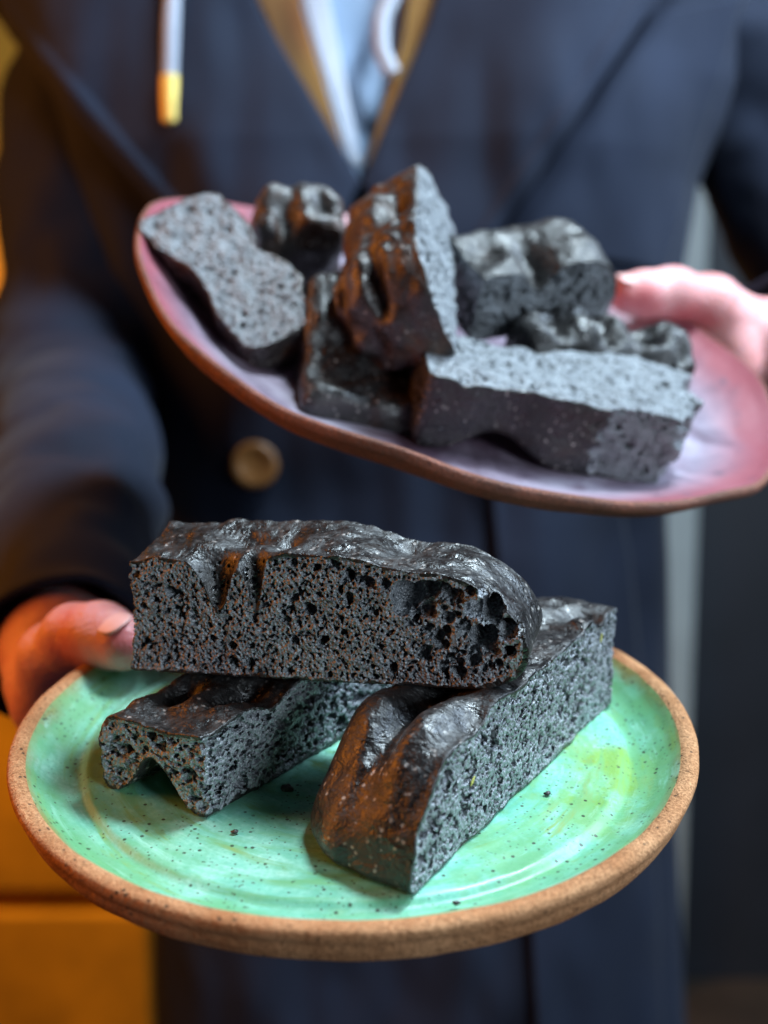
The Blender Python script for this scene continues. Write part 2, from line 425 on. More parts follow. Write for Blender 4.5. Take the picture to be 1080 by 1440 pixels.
# button
bx, bz = xz(357, 655)
prof = [(0, 0.004), (0.010, 0.004), (0.0125, 0.0055), (0.0165, 0.006), (0.0185, 0.004), (0.0185, 0.0)]
nb = 40; t = np.linspace(0, 2 * math.pi, nb, endpoint=False)
Vb = np.array([(bx + r * math.cos(a), float(torso_y(np.array(bx), np.array(bz))) - 0.003 - h_, bz + r * math.sin(a)) for a in t for r, h_ in prof])
csub('button', (Vb, gridQ(nb, len(prof), True)), M_BUTTON, coat, 0)

def tube(path, rad, nu=32, nv=80, wr=0.0, seed=0, flat=1.0, cap=True):
    P_ = np.array(path, float); s = np.r_[0, np.cumsum(np.linalg.norm(np.diff(P_, axis=0), axis=1))]
    tt = np.linspace(0, s[-1], nv)
    C_ = np.stack([np.interp(tt, s, P_[:, i]) for i in range(3)], -1)
    kern = np.ones(max(3, nv // 8 | 1)); kern /= kern.sum(); pad = len(kern) // 2
    for i in range(3):
        e0 = 2 * C_[0, i] - C_[1:pad + 1, i][::-1]; e1 = 2 * C_[-1, i] - C_[-pad - 1:-1, i][::-1]
        C_[:, i] = np.convolve(np.r_[e0, C_[:, i], e1], kern, 'valid')
    R_ = np.interp(tt, s, rad)
    T_ = np.gradient(C_, axis=0); T_ /= np.linalg.norm(T_, axis=1)[:, None]
    ref = np.array([0.0, 0.3, 1.0]) if abs(T_[0, 2]) < 0.8 else np.array([0.0, 1.0, 0.0])
    N_ = np.cross(T_, ref); N_ /= np.linalg.norm(N_, axis=1)[:, None]; B_ = np.cross(T_, N_)
    th = np.linspace(0, 2 * math.pi, nu, endpoint=False)
    V = []
    for a in th:
        r = R_
        p = C_ + (N_ * math.cos(a) + B_ * math.sin(a) * flat) * r[:, None]
        V.append(p)
    V = np.array(V)
    if wr:
        w = wr * (vnoise(V[..., 0], V[..., 1], V[..., 2], 0.05, seed) + 0.6 * vnoise(V[..., 0], V[..., 1], V[..., 2], 0.022, seed + 1))
        V = V + (V - C_[None]) / R_[None, :, None] * w[..., None]
    return V.reshape(-1, 3), gridQ(nu, nv, True)
CUFF1 = W(84, 915, 0.535); CUFF2 = W(1118, 488, 0.648)
csub('sleeve', tube([(-0.20, 0.56, 1.45), (-0.248, 0.55, 1.36), (-0.257, 0.53, 1.2), (-0.258, 0.46, 1.09), (-0.20, 0.25, 1.06), CUFF1], [0.06, 0.075, 0.066, 0.068, 0.056, 0.038], 64, 140, 0.006, 11), M_COAT, coat, 0.003)
csub('sleeve', tube([(0.24, 0.56, 1.45), (0.335, 0.55, 1.36), (0.39, 0.53, 1.2), (0.405, 0.46, 1.12), (0.34, 0.30, 1.13), CUFF2], [0.07, 0.082, 0.07, 0.07, 0.06, 0.045], 64, 140, 0.006, 21), M_COAT, coat, 0.003)

# hoodie trim
csub('zip_edge', patch([(402, -120), (428, 10), (494, 235)], [(440, -120), (464, 10), (509, 240)], 8, 50, lambda U, V: 0.004 + 0 * U), M_CORD, hood, 0.004)
csub('lining', patch([(325, -120), (362, 0), (480, 238)], [(400, -120), (424, 10), (492, 240)], 16, 50, lambda U, V: 0.0015 + 0.003 * U), M_TAN, hood, 0.002)
csub('zip_edge', patch([(590, -120), (565, 60), (514, 238)], [(660, -120), (610, 40), (530, 240)], 10, 50, lambda U, V: 0.003 + 0 * U), M_TAN, hood, 0.004)
def cord_pts(pts, off):
    out = []
    for q in pts:
        x, z = xz(*q); out.append((x, float(torso_y(np.array(x), np.array(z))) - off, z))
    return out
def capped(VQ, nu):
    V, Q = VQ; return V, Q
c1 = csub('drawstring', tube(cord_pts([(250, -160), (251, -40), (248, 60), (248, 124)], 0.036), [0.0058] * 4, 20, 60, 0.0006, 3), M_CORD, hood, 0)
ag = cord_pts([(248, 118), (248, 150), (249, 180), (249, 185)], 0.036)
csub('aglet', tube(ag, [0.0068, 0.0068, 0.0064, 0.001], 24, 40), M_GOLD, c1, 0)
csub('drawstring', tube(cord_pts([(590, -120), (560, -20), (536, 30), (536, 75), (552, 108)], 0.012), [0.0062] * 5, 20, 60), M_CORD, hood, 0)

# ------------------------------------------------------------------ plates
GC = W(500, 1012, 0.392); GU, GV, GN = tilt_frame(0.1626, -0.006)
PC = W(648, 455.6, 0.54); PU, PV, PN = tilt_frame(0.376, 0.267)
def G(u, v, w): return GC + (GU * u + GV * v + GN * w) * 0.001
def PK(u, v, w): return PC + (PU * u + PV * v + PN * w) * 0.001

def lathe(prof, nu, fr, fz):
    th = np.linspace(0, 2 * math.pi, nu, endpoint=False)
    p = np.array(prof, float)
    s = np.r_[0, np.cumsum(np.linalg.norm(np.diff(p, axis=0), axis=1))]
    T = np.repeat(th[:, None], len(p), 1); r = np.repeat(p[None, :, 0], nu, 0); z = np.repeat(p[None, :, 1], nu, 0)
    r2 = r * fr(T, r, z); z2 = z + fz(T, r, z)
    V = np.stack([r2 * np.cos(T), r2 * np.sin(T), z2], -1).reshape(-1, 3) * 0.001
    return V, gridQ(nu, len(p), True)
def dens(pts, step):
    out = []
    for a, b in zip(pts[:-1], pts[1:]):
        n = max(1, int(math.dist(a, b) / step))
        for i in range(n): out.append((a[0] + (b[0] - a[0]) * i / n, a[1] + (b[1] - a[1]) * i / n))
    out.append(pts[-1]); 
    o = np.array(out)
    for _ in range(2): o[1:-1] = (o[:-2] + 2 * o[1:-1] + o[2:]) / 4
    return [tuple(x) for x in o]

# glaze
def mat_glaze():
    k = NT('mint_glaze')
    n1 = k.noise(24, 6, 0.65, 1.0); n2 = k.noise(60, 5, 0.65); n3 = k.noise(700, 3)
    c = k.ramp(n1, [(0.30, (0.11, 0.38, 0.27)), (0.50, (0.24, 0.57, 0.44)), (0.72, (0.43, 0.73, 0.62))])
    c = k.mix(k.ramp(n3, [(0.42, 0.35), (0.62, 0.0)]), c, (0.08, 0.38, 0.24))
    def stain(p, r0, r1, col, amt, co):
        nonlocal c
        d = k.math('ADD', k.dist(p), k.math('MULTIPLY', k.math('SUBTRACT', n2 if co else n1, 0.5), 0.07))
        c = k.mix(k.math('MULTIPLY', k.ramp(d, [(r0, 1.0), (r1, 0.0)]), amt), c, col)
    stain((0.082, -0.018, -0.008), 0.010, 0.028, (0.20, 0.36, 0.03), 0.85, True)
    stain((0.070, -0.048, -0.008), 0.004, 0.020, (0.17, 0.34, 0.06), 0.7, True)
    stain((0.045, -0.066, -0.008), 0.004, 0.018, (0.15, 0.34, 0.10), 0.6, True)
    stain((-0.055, -0.066, -0.008), 0.004, 0.024, (0.12, 0.34, 0.12), 0.55, True)
    stain((0.074, -0.020, -0.008), 0.001, 0.008, (0.30, 0.20, 0.03), 0.7, True)
    # rim wall: thinner, greener glaze, with a wandering edge
    sx = k.n('ShaderNodeSeparateXYZ'); k.l(k.co, sx.inputs[0])
    rad = k.math('SQRT', k.math('ADD', k.math('POWER', sx.outputs[0], 2.0), k.math('POWER', sx.outputs[1], 2.0)))
    rr = k.math('ADD', rad, k.math('MULTIPLY', k.math('SUBTRACT', n2, 0.5), 0.008))
    c = k.mix(k.math('MULTIPLY', k.ramp(rr, [(0.0915, 0.0), (0.096, 1.0)]), k.ramp(k.noise(40, 3), [(0.35, 0.15), (0.6, 0.85)])), c, (0.12, 0.33, 0.13))
    c = k.mix(k.ramp(rr, [(0.1030, 0.0), (0.1048, 0.8)]), c, (0.26, 0.20, 0.05))
    ang = k.math('ARCTAN2', sx.outputs[1], sx.outputs[0])
    cb = k.n('ShaderNodeCombineXYZ'); k.l(k.math('MULTIPLY', ang, 1.6), cb.inputs[0]); k.l(k.math('MULTIPLY', rad, 130.0), cb.inputs[1])
    br = k.noise(1.3, 6, 0.7, 0.5, cb.outputs[0])
    c = k.mix(k.ramp(br, [(0.47, 0.0), (0.62, 0.85)]), c, (0.14, 0.38, 0.17))
    c = k.mix(k.math('MULTIPLY', k.ramp(br, [(0.54, 0.0), (0.66, 0.8)]), k.ramp(n1, [(0.45, 0.0), (0.6, 1.0)])), c, (0.26, 0.30, 0.05))
    c = k.mix(k.ramp(br, [(0.28, 0.5), (0.42, 0.0)]), c, (0.46, 0.82, 0.70))
    spots = k.math('ADD', k.voro(270), k.math('MULTIPLY', k.noise(900, 2), 0.12))
    sp = k.math('MULTIPLY', k.ramp(spots, [(0.19, 1.0), (0.235, 0.0)]), k.ramp(k.noise(75, 2), [(0.42, 0.0), (0.48, 1.0)]))
    c = k.mix(k.math('MULTIPLY', sp, 0.9), c, (0.03, 0.035, 0.02))
    spots2 = k.ramp(k.math('ADD', k.voro(520), k.math('MULTIPLY', n3, 0.1)), [(0.20, 0.9), (0.27, 0.0)])
    c = k.mix(k.math('MULTIPLY', spots2, k.ramp(n2, [(0.46, 0.0), (0.56, 1.0)])), c, (0.05, 0.08, 0.04))
    rings = k.n('ShaderNodeMath', operation='SINE'); k.l(k.math('MULTIPLY', rr, 900.0), rings.inputs[0])
    b = k.bump(rings.outputs[0], 0.15, 0.0006); b = k.bump(n2, 0.25, 0.001, b); b = k.bump(n3, 0.10, 0.0004, b)
    k.set(Base_Color=c, Roughness=k.ramp(n2, [(0.3, 0.30), (0.7, 0.48)]), Specular_IOR_Level=0.45, Normal=b)
    return k.m
def mat_clay(name, c0, c1, speck, rough=0.85):
    k = NT(name)
    n1 = k.noise(40, 5, 0.65); n3 = k.noise(1100, 3, 0.7)
    c = k.mix(k.ramp(n1, [(0.36, 0.0), (0.64, 1.0)]), tuple(x * 0.75 for x in c0), c1)
    c = k.mix(k.ramp(n3, [(0.40, 0.7), (0.58, 0.0)]), c, tuple(x * 0.45 for x in c0))
    sp = k.math('MULTIPLY', k.ramp(k.math('ADD', k.voro(330), k.math('MULTIPLY', n3, 0.15)), [(0.22, 1.0), (0.28, 0.0)]), k.ramp(k.noise(120, 2), [(0.45, 0.0), (0.55, 1.0)]))
    c = k.mix(sp, c, speck)
    b = k.bump(n3, 0.9, 0.0010); b = k.bump(k.noise(260, 3), 0.6, 0.0015, b)
    k.set(Base_Color=c, Roughness=rough, Specular_IOR_Level=0.3, Normal=b)
    return k.m
M_GLAZE = mat_glaze()
M_CLAY = mat_clay('bare_stoneware', (0.54, 0.23, 0.09), (0.63, 0.33, 0.16), (0.05, 0.03, 0.018))
wob = lambda T, r, z: 1 + 0.0012 * vnoise(40 * np.cos(T), 40 * np.sin(T), z, 5.0, 31) * (r > 95) + 0.004 * np.sin(2 * T + 0.7) + 0.002 * np.sin(5 * T)
wz = lambda T, r, z: (0.9 * np.sin(2 * T + 1.1) + 0.35 * np.sin(3 * T)) * np.clip((r - 70) / 40, 0, 1) + 0.12 * vnoise(r * np.cos(T), r * np.sin(T), z, 6.0, 2) + 0.25 * vnoise(r * np.cos(T), r * np.sin(T), z, 9.0, 3) * (r > 100)
gp = empty('green_plate', mat4(GC, GU, GV, GN), 'mint green glazed stoneware plate with bare brown rim, in the front hand', 'plate')
V, Q = lathe(dens([(0.2, -8), (70, -8), (85, -7.9), (87.5, -7.7), (89.5, -9.6), (92, -9.4), (95, -8.2), (98, -7.0), (101.5, -4.4), (104, -1.6), (105, -0.8)], 0.8), 420, wob, wz)
link('glazed_well', np_mesh('glazed_well', V, Q), M_GLAZE, gp)
V, Q = lathe(dens([(105, -0.8), (105.8, -0.1), (108, 0.3), (110.0, 0.0), (110.8, -1.2), (110.6, -3.4), (109.4, -4.6), (109.0, -7.5), (107, -11.5), (98, -14), (82, -15.5), (80, -18), (74, -18), (72, -15), (0.2, -14.5)], 0.6), 420, wob, wz)
link('stoneware_body', np_mesh('stoneware_body', V, Q), M_CLAY, gp)

def mat_pink():
    k = NT('dusky_pink_glaze')
    n1 = k.noise(22, 5, 0.6, 0.5); n2 = k.noise(90, 4); n3 = k.noise(500, 3)
    c = k.ramp(n1, [(0.36, (0.08, 0.05, 0.075)), (0.48, (0.20, 0.16, 0.21)), (0.66, (0.37, 0.34, 0.41))])
    sx = k.n('ShaderNodeSeparateXYZ'); k.l(k.co, sx.inputs[0])
    rad = k.math('SQRT', k.math('ADD', k.math('POWER', sx.outputs[0], 2.0), k.math('POWER', sx.outputs[1], 2.0)))
    rr = k.math('ADD', rad, k.math('MULTIPLY', k.math('SUBTRACT', n1, 0.5), 0.04))
    c = k.mix(k.math('MULTIPLY', k.ramp(rr, [(0.122, 0.0), (0.142, 1.0)]), 0.9), c, (0.26, 0.05, 0.065))
    sp = k.math('MULTIPLY', k.ramp(k.voro(90), [(0.2, 0.8), (0.35, 0.0)]), k.ramp(n2, [(0.5, 0.0), (0.6, 1.0)]))
    c = k.mix(sp, c, (0.12, 0.07, 0.10))
    k.set(Base_Color=c, Roughness=0.45, Specular_IOR_Level=0.5, Normal=k.bump(n2, 0.3, 0.002))
    return k.m
M_PINK = mat_pink()
M_TERRA = mat_clay('terracotta_slip', (0.20, 0.085, 0.055), (0.34, 0.12, 0.075), (0.10, 0.04, 0.03), 0.6)
def fr2(T, r, z): return 1 + (0.020 * np.sin(2 * T + 2.6) + 0.010 * np.sin(3 * T + 1.0) + 0.004 * np.sin(7 * T)) * np.clip(r / 150, 0, 1)
def fz2(T, r, z):
    k = np.clip((r - 90) / 60, 0, 1) ** 1.5
    return k * (3.4 * np.sin(2 * T + 0.3) + 2.4 * np.sin(3 * T - 0.6) + 1.3 * np.sin(7 * T + 1) + 0.7 * np.sin(13 * T)) + k * 10 * np.exp(-((np.mod(T, 2 * math.pi) - math.pi * 0.98) / 0.5) ** 2) + 0.5 * vnoise(r * np.cos(T), r * np.sin(T), z, 18.0, 5)
pp = empty('pink_platter', mat4(PC, PU, PV, PN), 'dusky pink handmade clay platter tilted in the rear hand', 'plate')
V, Q = lathe(dens([(0.2, -17.5), (95, -17), (118, -15), (132, -9.5), (143, -3.5), (147.5, 0)], 1.2), 360, fr2, fz2)
link('glazed_well', np_mesh('glazed_well', V, Q), M_PINK, pp)
V, Q = lathe(dens([(147.5, 0), (148.5, 0.5), (149.6, -0.4), (149.8, -3.5), (142, -11), (127, -18), (105, -21), (0.2, -21.5)], 1.0), 360, fr2, fz2)
link('clay_shell', np_mesh('clay_shell', V, Q), M_TERRA, pp)

# ------------------------------------------------------------------ hands and arms (one body mesh)
def rcone(p, a, b, ra, rb):
    ab = b - a; t = np.clip(((p - a) @ ab) / (ab @ ab), 0, 1)
    return np.linalg.norm(p - a - t[..., None] * ab, axis=-1) - (ra + (rb - ra) * t)
def sdf_body(chains, lo, hi, h, k=0.006, warp=0.0):
    sh = np.ceil((hi - lo) / h).astype(int) + 1
    ax = [np.arange(sh[i]) * h + lo[i] for i in range(3)]
    S = np.full(tuple(sh), 1.0, np.float32)
    for ch in chains:
        D = None
        for (a, ra), (b, rb) in zip(ch[:-1], ch[1:]):
            a = np.array(a); b = np.array(b); m = max(ra, rb) + 0.012
            i0 = np.maximum(((np.minimum(a, b) - m - lo) / h).astype(int), 0); i1 = np.minimum(((np.maximum(a, b) + m - lo) / h).astype(int) + 2, sh)
            if (i1 <= i0).any(): continue
            g = np.stack(np.meshgrid(*[ax[i][i0[i]:i1[i]] for i in range(3)], indexing='ij'), -1)
            d = rcone(g, a, b, ra, rb).astype(np.float32)
            v = S[i0[0]:i1[0], i0[1]:i1[1], i0[2]:i1[2]]
            v[...] = np.minimum(v, smin(v, d, k))
    return surface_nets(S, lo, h)
def fingers(fn, ang0, step, r_k, r_t, w):
    ch = []
    for i, (ln, rd) in enumerate(((0.0, 8.6), (6.0, 9.0), (2.0, 8.5), (-10.0, 7.4))):
        a = math.radians(ang0 + step * i)
        def at(r, ww): return fn(r * math.cos(a), r * math.sin(a), ww)
        ch.append([(at(r_k + 14, w - 4), 0.0105), (at(r_k - 12, w - 3), rd * .00112), (at((r_k + r_t) / 2 - 10 - ln * .5, w), rd * .00105), (at(r_t - 14 - ln, w + 1.0), rd * .00092)])
    return ch
h1 = [[(W(66, 985, .480), .0120), (W(76, 925, .468), .0125), (W(106, 895, .452), .0118), (W(142, 894, .442), .0118), (W(172, 903, .433), .0105)],   # thumb
      [(W(76, 925, .468), .0125), (W(72, 985, .485), .0140), (W(85, 1030, .50), .0150)],
      [(W(66, 985, .485), .0130), (W(82, 960, .51), .020), (CUFF1 + 0.0, .026), (W(80, 850, .62), .030)],
      [(W(90, 1010, .50), .018), (W(82, 960, .515), .022)]]
h1 += fingers(G, 116, 9.0, 112, 70, -29.5)
h2 = [[(W(882, 414, .607), .0098), (W(905, 414, .610), .0112), (W(945, 412, .616), .0125), (W(995, 430, .627), .0145), (W(1026, 488, .632), .0130)],
      [(W(1003, 430, .627), .0150), (W(1050, 478, .650), .022), (CUFF2 + 0.0, .027), (W(1160, 500, .74), .034)],
      [(W(1026, 488, .632), .0130), (W(1032, 515, .634), .0130), (W(1046, 480, .655), .020)]]
h2 += fingers(PK, 52, -9.5, 166, 112, -33)
def bounds(ch):
    p = np.array([q[0] for c in ch for q in c]); r = max(q[1] for c in ch for q in c)
    return p.min(0) - r - 0.01, p.max(0) + r + 0.01
parts = []
for ch in (h1, h2):
    lo, hi = bounds(ch); V, Q = sdf_body(ch, lo, hi, 0.0013)
    V = V + 0.0
    parts.append((V, Q))
tor = [[((-0.16, 0.55, 1.40), .05), ((-0.228, 0.53, 1.3), .042), ((-0.235, 0.50, 1.13), .036), ((-0.235, 0.43, 1.085), .034), ((-0.21, 0.27, 1.07), .032), (W(80, 850, .62), .028)],
       [((0.22, 0.56, 1.40), .05), ((0.36, 0.54, 1.28), .042), ((0.39, 0.51, 1.17), .036), ((0.39, 0.44, 1.125), .034), ((0.34, 0.30, 1.13), .032), (W(1160, 500, .74), .028)],
       [((-0.10, 0.55, 1.36), .07), ((0.16, 0.55, 1.36), .07)], [((0.03, 0.55, 1.36), .10), ((0.03, 0.55, 0.95), .10)], [((0.03, 0.56, 1.40), .05), ((0.03, 0.57, 1.54), .048)]]
lo, hi = bounds(tor); parts.append(sdf_body(tor, lo, hi, 0.009, 0.03))
off = 0; VV = []; QQ = []
for V, Q in parts: VV.append(V); QQ.append(Q + off); off += len(V)
k = NT('skin')
n = k.noise(45, 4)
sk = k.mix(k.ramp(n, [(0.35, 0.0), (0.65, 1.0)]), (0.60, 0.24, 0.23), (0.76, 0.38, 0.37))
for p, r in ((W(908, 418, .600), .007), (W(968, 452, .610), .008), (W(995, 456, .610), .007), (W(868, 420, .600), .006), (W(98, 890, .440), .008), (W(178, 900, .425), .007)):
    d = k.math('ADD', k.dist(tuple(p)), k.math('MULTIPLY', k.math('SUBTRACT', k.noise(160, 3), 0.5), 0.008))
    sk = k.mix(k.math('MULTIPLY', k.ramp(d, [(r * 0.5, 1.0), (r * 1.7, 0.0)]), 0.75), sk, (0.55, 0.10, 0.11))
k.set(Base_Color=sk, Roughness=0.45, Subsurface_Weight=0.4, Subsurface_Radius=(0.008, 0.003, 0.0015), Subsurface_Scale=1.0,
      Normal=k.bump(k.noise(900, 3), 0.25, 0.0004, k.bump(k.noise(140, 4, 0.6, 1.5), 0.5, 0.0022)))
M_SKIN = k.m
body = pchild('body', np.concatenate(VV), np.concatenate(QQ), M_SKIN)
M_NAIL = mat_plain('fingernail', (0.72, 0.40, 0.37), 0.45, 0.05, 80)
def nail(c, ex, ey, ez, L, Wd, H):
    nu, nv = 20, 8; V = []
    for i in range(nu):
        for j in range(nv):
            a = 2 * math.pi * i / nu; r = j / (nv - 1)
            x, y = r * math.cos(a), r * math.sin(a); sx = np.sign(x) * abs(x) ** 0.8
            V.append(c + ex * sx * L + ey * y * Wd + ez * H * (1 - 0.9 * y * y - 0.35 * x * x))
    return np.array(V), gridQ(nu, nv, True)
for (tip, base, up, r) in ((W(172, 903, .433), W(140, 894, .442), GN * 0.75 - GV * 0.35, .0105), (W(882, 414, .607), W(905, 414, .610), PN, .0100)):
    ex = tip - base; ex /= np.linalg.norm(ex); ez = up - ex * (up @ ex); ez /= np.linalg.norm(ez); ey = np.cross(ez, ex)
    csub('fingernail', nail(tip + ez * (r - 0.0020) + ex * 0.0005, ex, ey, ez, 0.0072, 0.0062, 0.0020), M_NAIL, body, 0.0006)

# ------------------------------------------------------------------ bread on the green plate
OA, XA = G(-71, -8, 22.0), G(43, -38, 28.5)
fA = tri_frame(OA, XA, OA + GN)
def loafA(X, Y, Z):
    zt = np.interp(X[:, 0, 0], [0, 12, 28, 45, 60, 70, 80, 92, 104, 116, 134], [37, 38.2, 38.8, 39.8, 41.0, 41.5, 39.8, 36.8, 36.2, 34.5, 30]).astype(np.float32)[:, None, None]
    zt = zt + 0.9 * vnoise(X, Y, 0 * X, 8.0, 1) + 0.5 * vnoise(X, Y, 0 * X, 3.2, 2) + 0.10 * Y * np.clip((85 - X) / 30, 0, 1)
    zt = zt - 17 * gauss(X, Y, 32.5, -1, 3.8, 4.2) - 19 * gauss(X, Y, 44.5, -1.5, 2.3, 3.6) - 4 * gauss(X, Y, 38, 16, 5, 4) - 4.5 * gauss(X, Y, 52, 14, 3, 6) + 1.6 * gauss(X, Y, 25, 12, 5, 6) - 3 * gauss(X, Y, 88, 20, 5, 6)
    d = smax((Z - zt) * 0.9, X - 131.5 - 0.6 * vnoise(X, Y, Z, 9.0, 4), 34.0)
    return smax(d, -Z + 0.35 * vnoise(X, Y, 0 * X, 6.0, 6), 20.0)
def cutA(X, Y, Z):
    f = -Y + 0.5 * vnoise(X, 0 * X, Z, 7.0, 8) + 0.35 * vnoise(X, 0 * X, Z, 2.4, 9)
    e = -X + 0.9 * vnoise(0 * Y, Y, Z, 6.0, 10) + 0.5 * vnoise(0 * Y, Y, Z, 2.0, 11) + 0.12 * Z
    return np.maximum(np.maximum(f, Y - 29 + 0.6 * vnoise(X, 0 * X, Z, 6.0, 12)), e)
rng = np.random.default_rng(5)
bigA = [(92, 1.0, 29, 4.2), (97.5, 1.5, 30.5, 3.6), (103.5, 0.8, 31, 2.6), (116.5, 1.2, 25.5, 3.4), (121.5, 1.2, 20.5, 3.2), (113.5, 2.0, 17, 3.9), (94, 0.5, 29, 3.6), (99, 1.2, 31.0, 2.8), (90.5, 0.5, 24.5, 2.2), (105, 0.4, 29.5, 2.6), (107.5, 0.8, 33 - 3, 2.0), (112, 1.0, 25.5, 2.8), (109, 0.5, 20, 2.2), (117, 0.5, 23, 3.0), (115, 1.5, 16.5, 3.4), (121, 1.0, 19, 2.8),
        (104, 0.3, 22.5, 2.0), (99, 0.4, 23.8, 1.8), (122, 0.5, 13, 1.9), (111, 0.4, 9.0, 1.8), (107, 0.4, 5.6, 2.0), (101, 0.2, 18, 1.3), (116, 0.2, 8, 1.4), (75, 0.3, 35.0, 1.8), (80.5, 0.4, 32.8, 2.1), (86, 0.2, 32.5, 1.7), (71, 0.2, 38, 1.3), (65, 0.1, 37, 1.2),
        (17, 0.3, 27.5, 1.9), (19.5, 0.2, 26.8, 1.4), (11, 0.2, 25, 1.0), (24, 0.1, 21, 1.2), (7, 0.2, 22.5, 1.2), (29, 0.2, 12.5, 1.3), (6.5, 0.2, 10.5, 1.3), (35, 0.4, 5.3, 1.7), (41, 0.3, 5.0, 1.7), (66, 0.2, 14, 1.2), (72, 0.2, 16.5, 1.1), (83, 0.2, 12.5, 1.0), (58, 0.1, 19, 1.0)]
for i in range(60):
    a = rng.random() * 6.28; q = math.sqrt(rng.random())
    bigA.append((109 + 17 * q * math.cos(a), rng.uniform(-0.3, 1.5), 18.5 + 13.5 * q * math.sin(a), rng.uniform(0.8, 1.9)))
make_bread('long charcoal bread slice laid across the two others, its holed cut side facing forward', fA, (-2, -1.5, -1.5), (134, 31, 48), 0.33, loafA, cutA, M_CRUST, M_CRUMB, 3, fine=0.46, mid=0.006, rf=(0.33, 0.60), rm=(0.9, 1.5), big=bigA, deep=(1, 2.6, 1))

OB = G(16, -87, -7.6)
def gdir(x, y): v = GU * x + GV * y; return v / np.linalg.norm(v)
exB = gdir(0.546, 0.837); fB = (OB, exB, np.cross(GN, exB), GN)
def loafB(X, Y, Z):
    zt = np.interp(X[:, 0, 0], [0, 15, 32, 48, 70, 95, 115, 128, 140], [30, 34, 36.5, 37.5, 37, 37, 38, 38.5, 36]).astype(np.float32)[:, None, None]
    zt = zt + 1.5 * vnoise(X, Y, 0 * X, 9.0, 21) + 0.5 * vnoise(X, Y, 0 * X, 3.6, 22)
    zt = zt - 8.0 * gauss(X, Y, 28, 22, 16, 3.6) - 6.0 * gauss(X, Y, 52, 20, 9, 6) - 4.5 * gauss(X, Y, 36, 1.5, 6, 4) - 6.0 * gauss(X, Y, 14, 33, 6, 4) + 2.0 * gauss(X, Y, 22, 10, 10, 6) + 1.5 * gauss(X, Y, 30, 33, 8, 6)
    zt = zt - 5.5 * gauss(X, Y, 122, 7, 4, 5) - 4 * gauss(X, Y, 108, 16, 6, 6) + 1.8 * gauss(X, Y, 113, 4, 3, 5)
    xs = 0.13 * (Y - 0) - 3.0 * gauss(Y, Z, 22, 8, 14, 9)
    d = smax((Z - zt) * 0.9, -X - 1.0 + xs + 0.10 * Z + 1.2 * vnoise(X, Y, Z, 12.0, 24) + 0.3 * vnoise(X, Y, Z, 4.0, 23), 30.0)
    d = smax(d, Y - 46.5 + 0.03 * X + 1.2 * vnoise(X, Y, Z, 12.0, 25), 24.0)
    return smax(d, -Z + 0.3 * vnoise(X, Y, 0 * X, 6.0, 26), 5.0)
def cutB(X, Y, Z):
    f = -Y + 0.6 * vnoise(X, 0 * X, Z, 8.0, 28) + 0.35 * vnoise(X, 0 * X, Z, 2.6, 29)
    return np.maximum(f, X - 136 + 0.9 * vnoise(0 * Y, Y, Z, 6.0, 30) + 0.5 * vnoise(0 * Y, Y, Z, 2.2, 31))
bigB = [(46.5, 0.3, 27, 2.3), (47, 0.3, 24.2, 1.7), (12, 0.2, 15, 1.7), (12.8, 0.2, 12.4, 1.3), (30, 0.2, 11.5, 1.5), (36, 0.2, 9, 1.0), (7, 0.2, 8, 1.1), (21, 0.1, 14, 1.0), (98, 0.2, 17, 1.6), (108, 0.3, 27, 1.5), (114, 0.2, 31, 1.3), (90, 0.2, 25, 1.3), (96, 0.2, 30.5, 1.6), (79, 0.2, 20, 1.1), (120, 0.2, 22, 1.0), (66, 0.1, 16, 1.1)]
make_bread('charcoal bread slice with glossy lumpy crust at the right front of the green plate', fB, (-8, -1.5, -1.5), (139, 49, 43), 0.4, loafB, cutB, M_CRUST_BROWN, M_CRUMB, 8, fine=0.40, mid=0.013, rf=(0.36, 0.62), rm=(0.8, 1.5), big=bigB, deep=(1, 2.4, 1),
           flakes=((33, 0, 19, 1.6, 0.7), (122, 0, 30, 1.7, 1.3)))

OCp = G(-43, -48, -7.6)
exC = gdir(0.62, 0.785); fC = (OCp, exC, np.cross(GN, exC), GN)
def loafC(X, Y, Z):
    zt = 27.0 + 0.07 * np.clip(X, 0, 34) + 0 * Y
    zt = zt + 0.9 * vnoise(X, Y, 0 * X, 8.0, 41) + 0.4 * vnoise(X, Y, 0 * X, 3.0, 42)
    zt = zt - 3.5 * gauss(X, Y, 6, 19, 8, 6) - 7.5 * gauss(X, Y, 18, 27, 5, 3.0) - 9 * gauss(X, Y, 27, 11, 8, 3.2) - 4 * gauss(X, Y, 30, 1, 4, 3) + 2.2 * gauss(X, Y, 16, 7, 6, 4) + 2.0 * gauss(X, Y, 12, 19, 5, 4)
    d = smax((Z - zt) * 0.9, Y - 38 + 0.8 * vnoise(X, Y, Z, 8.0, 44), 9.0)
    zb = 15.5 * gauss(X, Y, -6, 18.5, 16, 6.0)
    return smax(d, (zb - Z) * 0.7, 2.5)
def cutC(X, Y, Z):
    f = -Y + 0.6 * vnoise(X, 0 * X, Z, 8.0, 48) + 0.35 * vnoise(X, 0 * X, Z, 2.6, 49)
    e = -X * 0.98 - 0.19 * Y + 0.7 * vnoise(0 * Y, Y, Z, 6.0, 50) + 0.5 * vnoise(0 * Y, Y, Z, 2.2, 51)
    return np.maximum(np.maximum(f, e), X - 96)
bigC = [(-0.5 - 5.0, 29, 15, 1.3), (-6, 32, 19, 1.2), (-1.5, 6, 12, 1.3), (-1, 4, 6, 1.2), (-5.5, 28, 7, 1.1), (20, 0.2, 13, 1.2), (34, 0.2, 17, 1.4), (48, 0.2, 20, 1.5)]
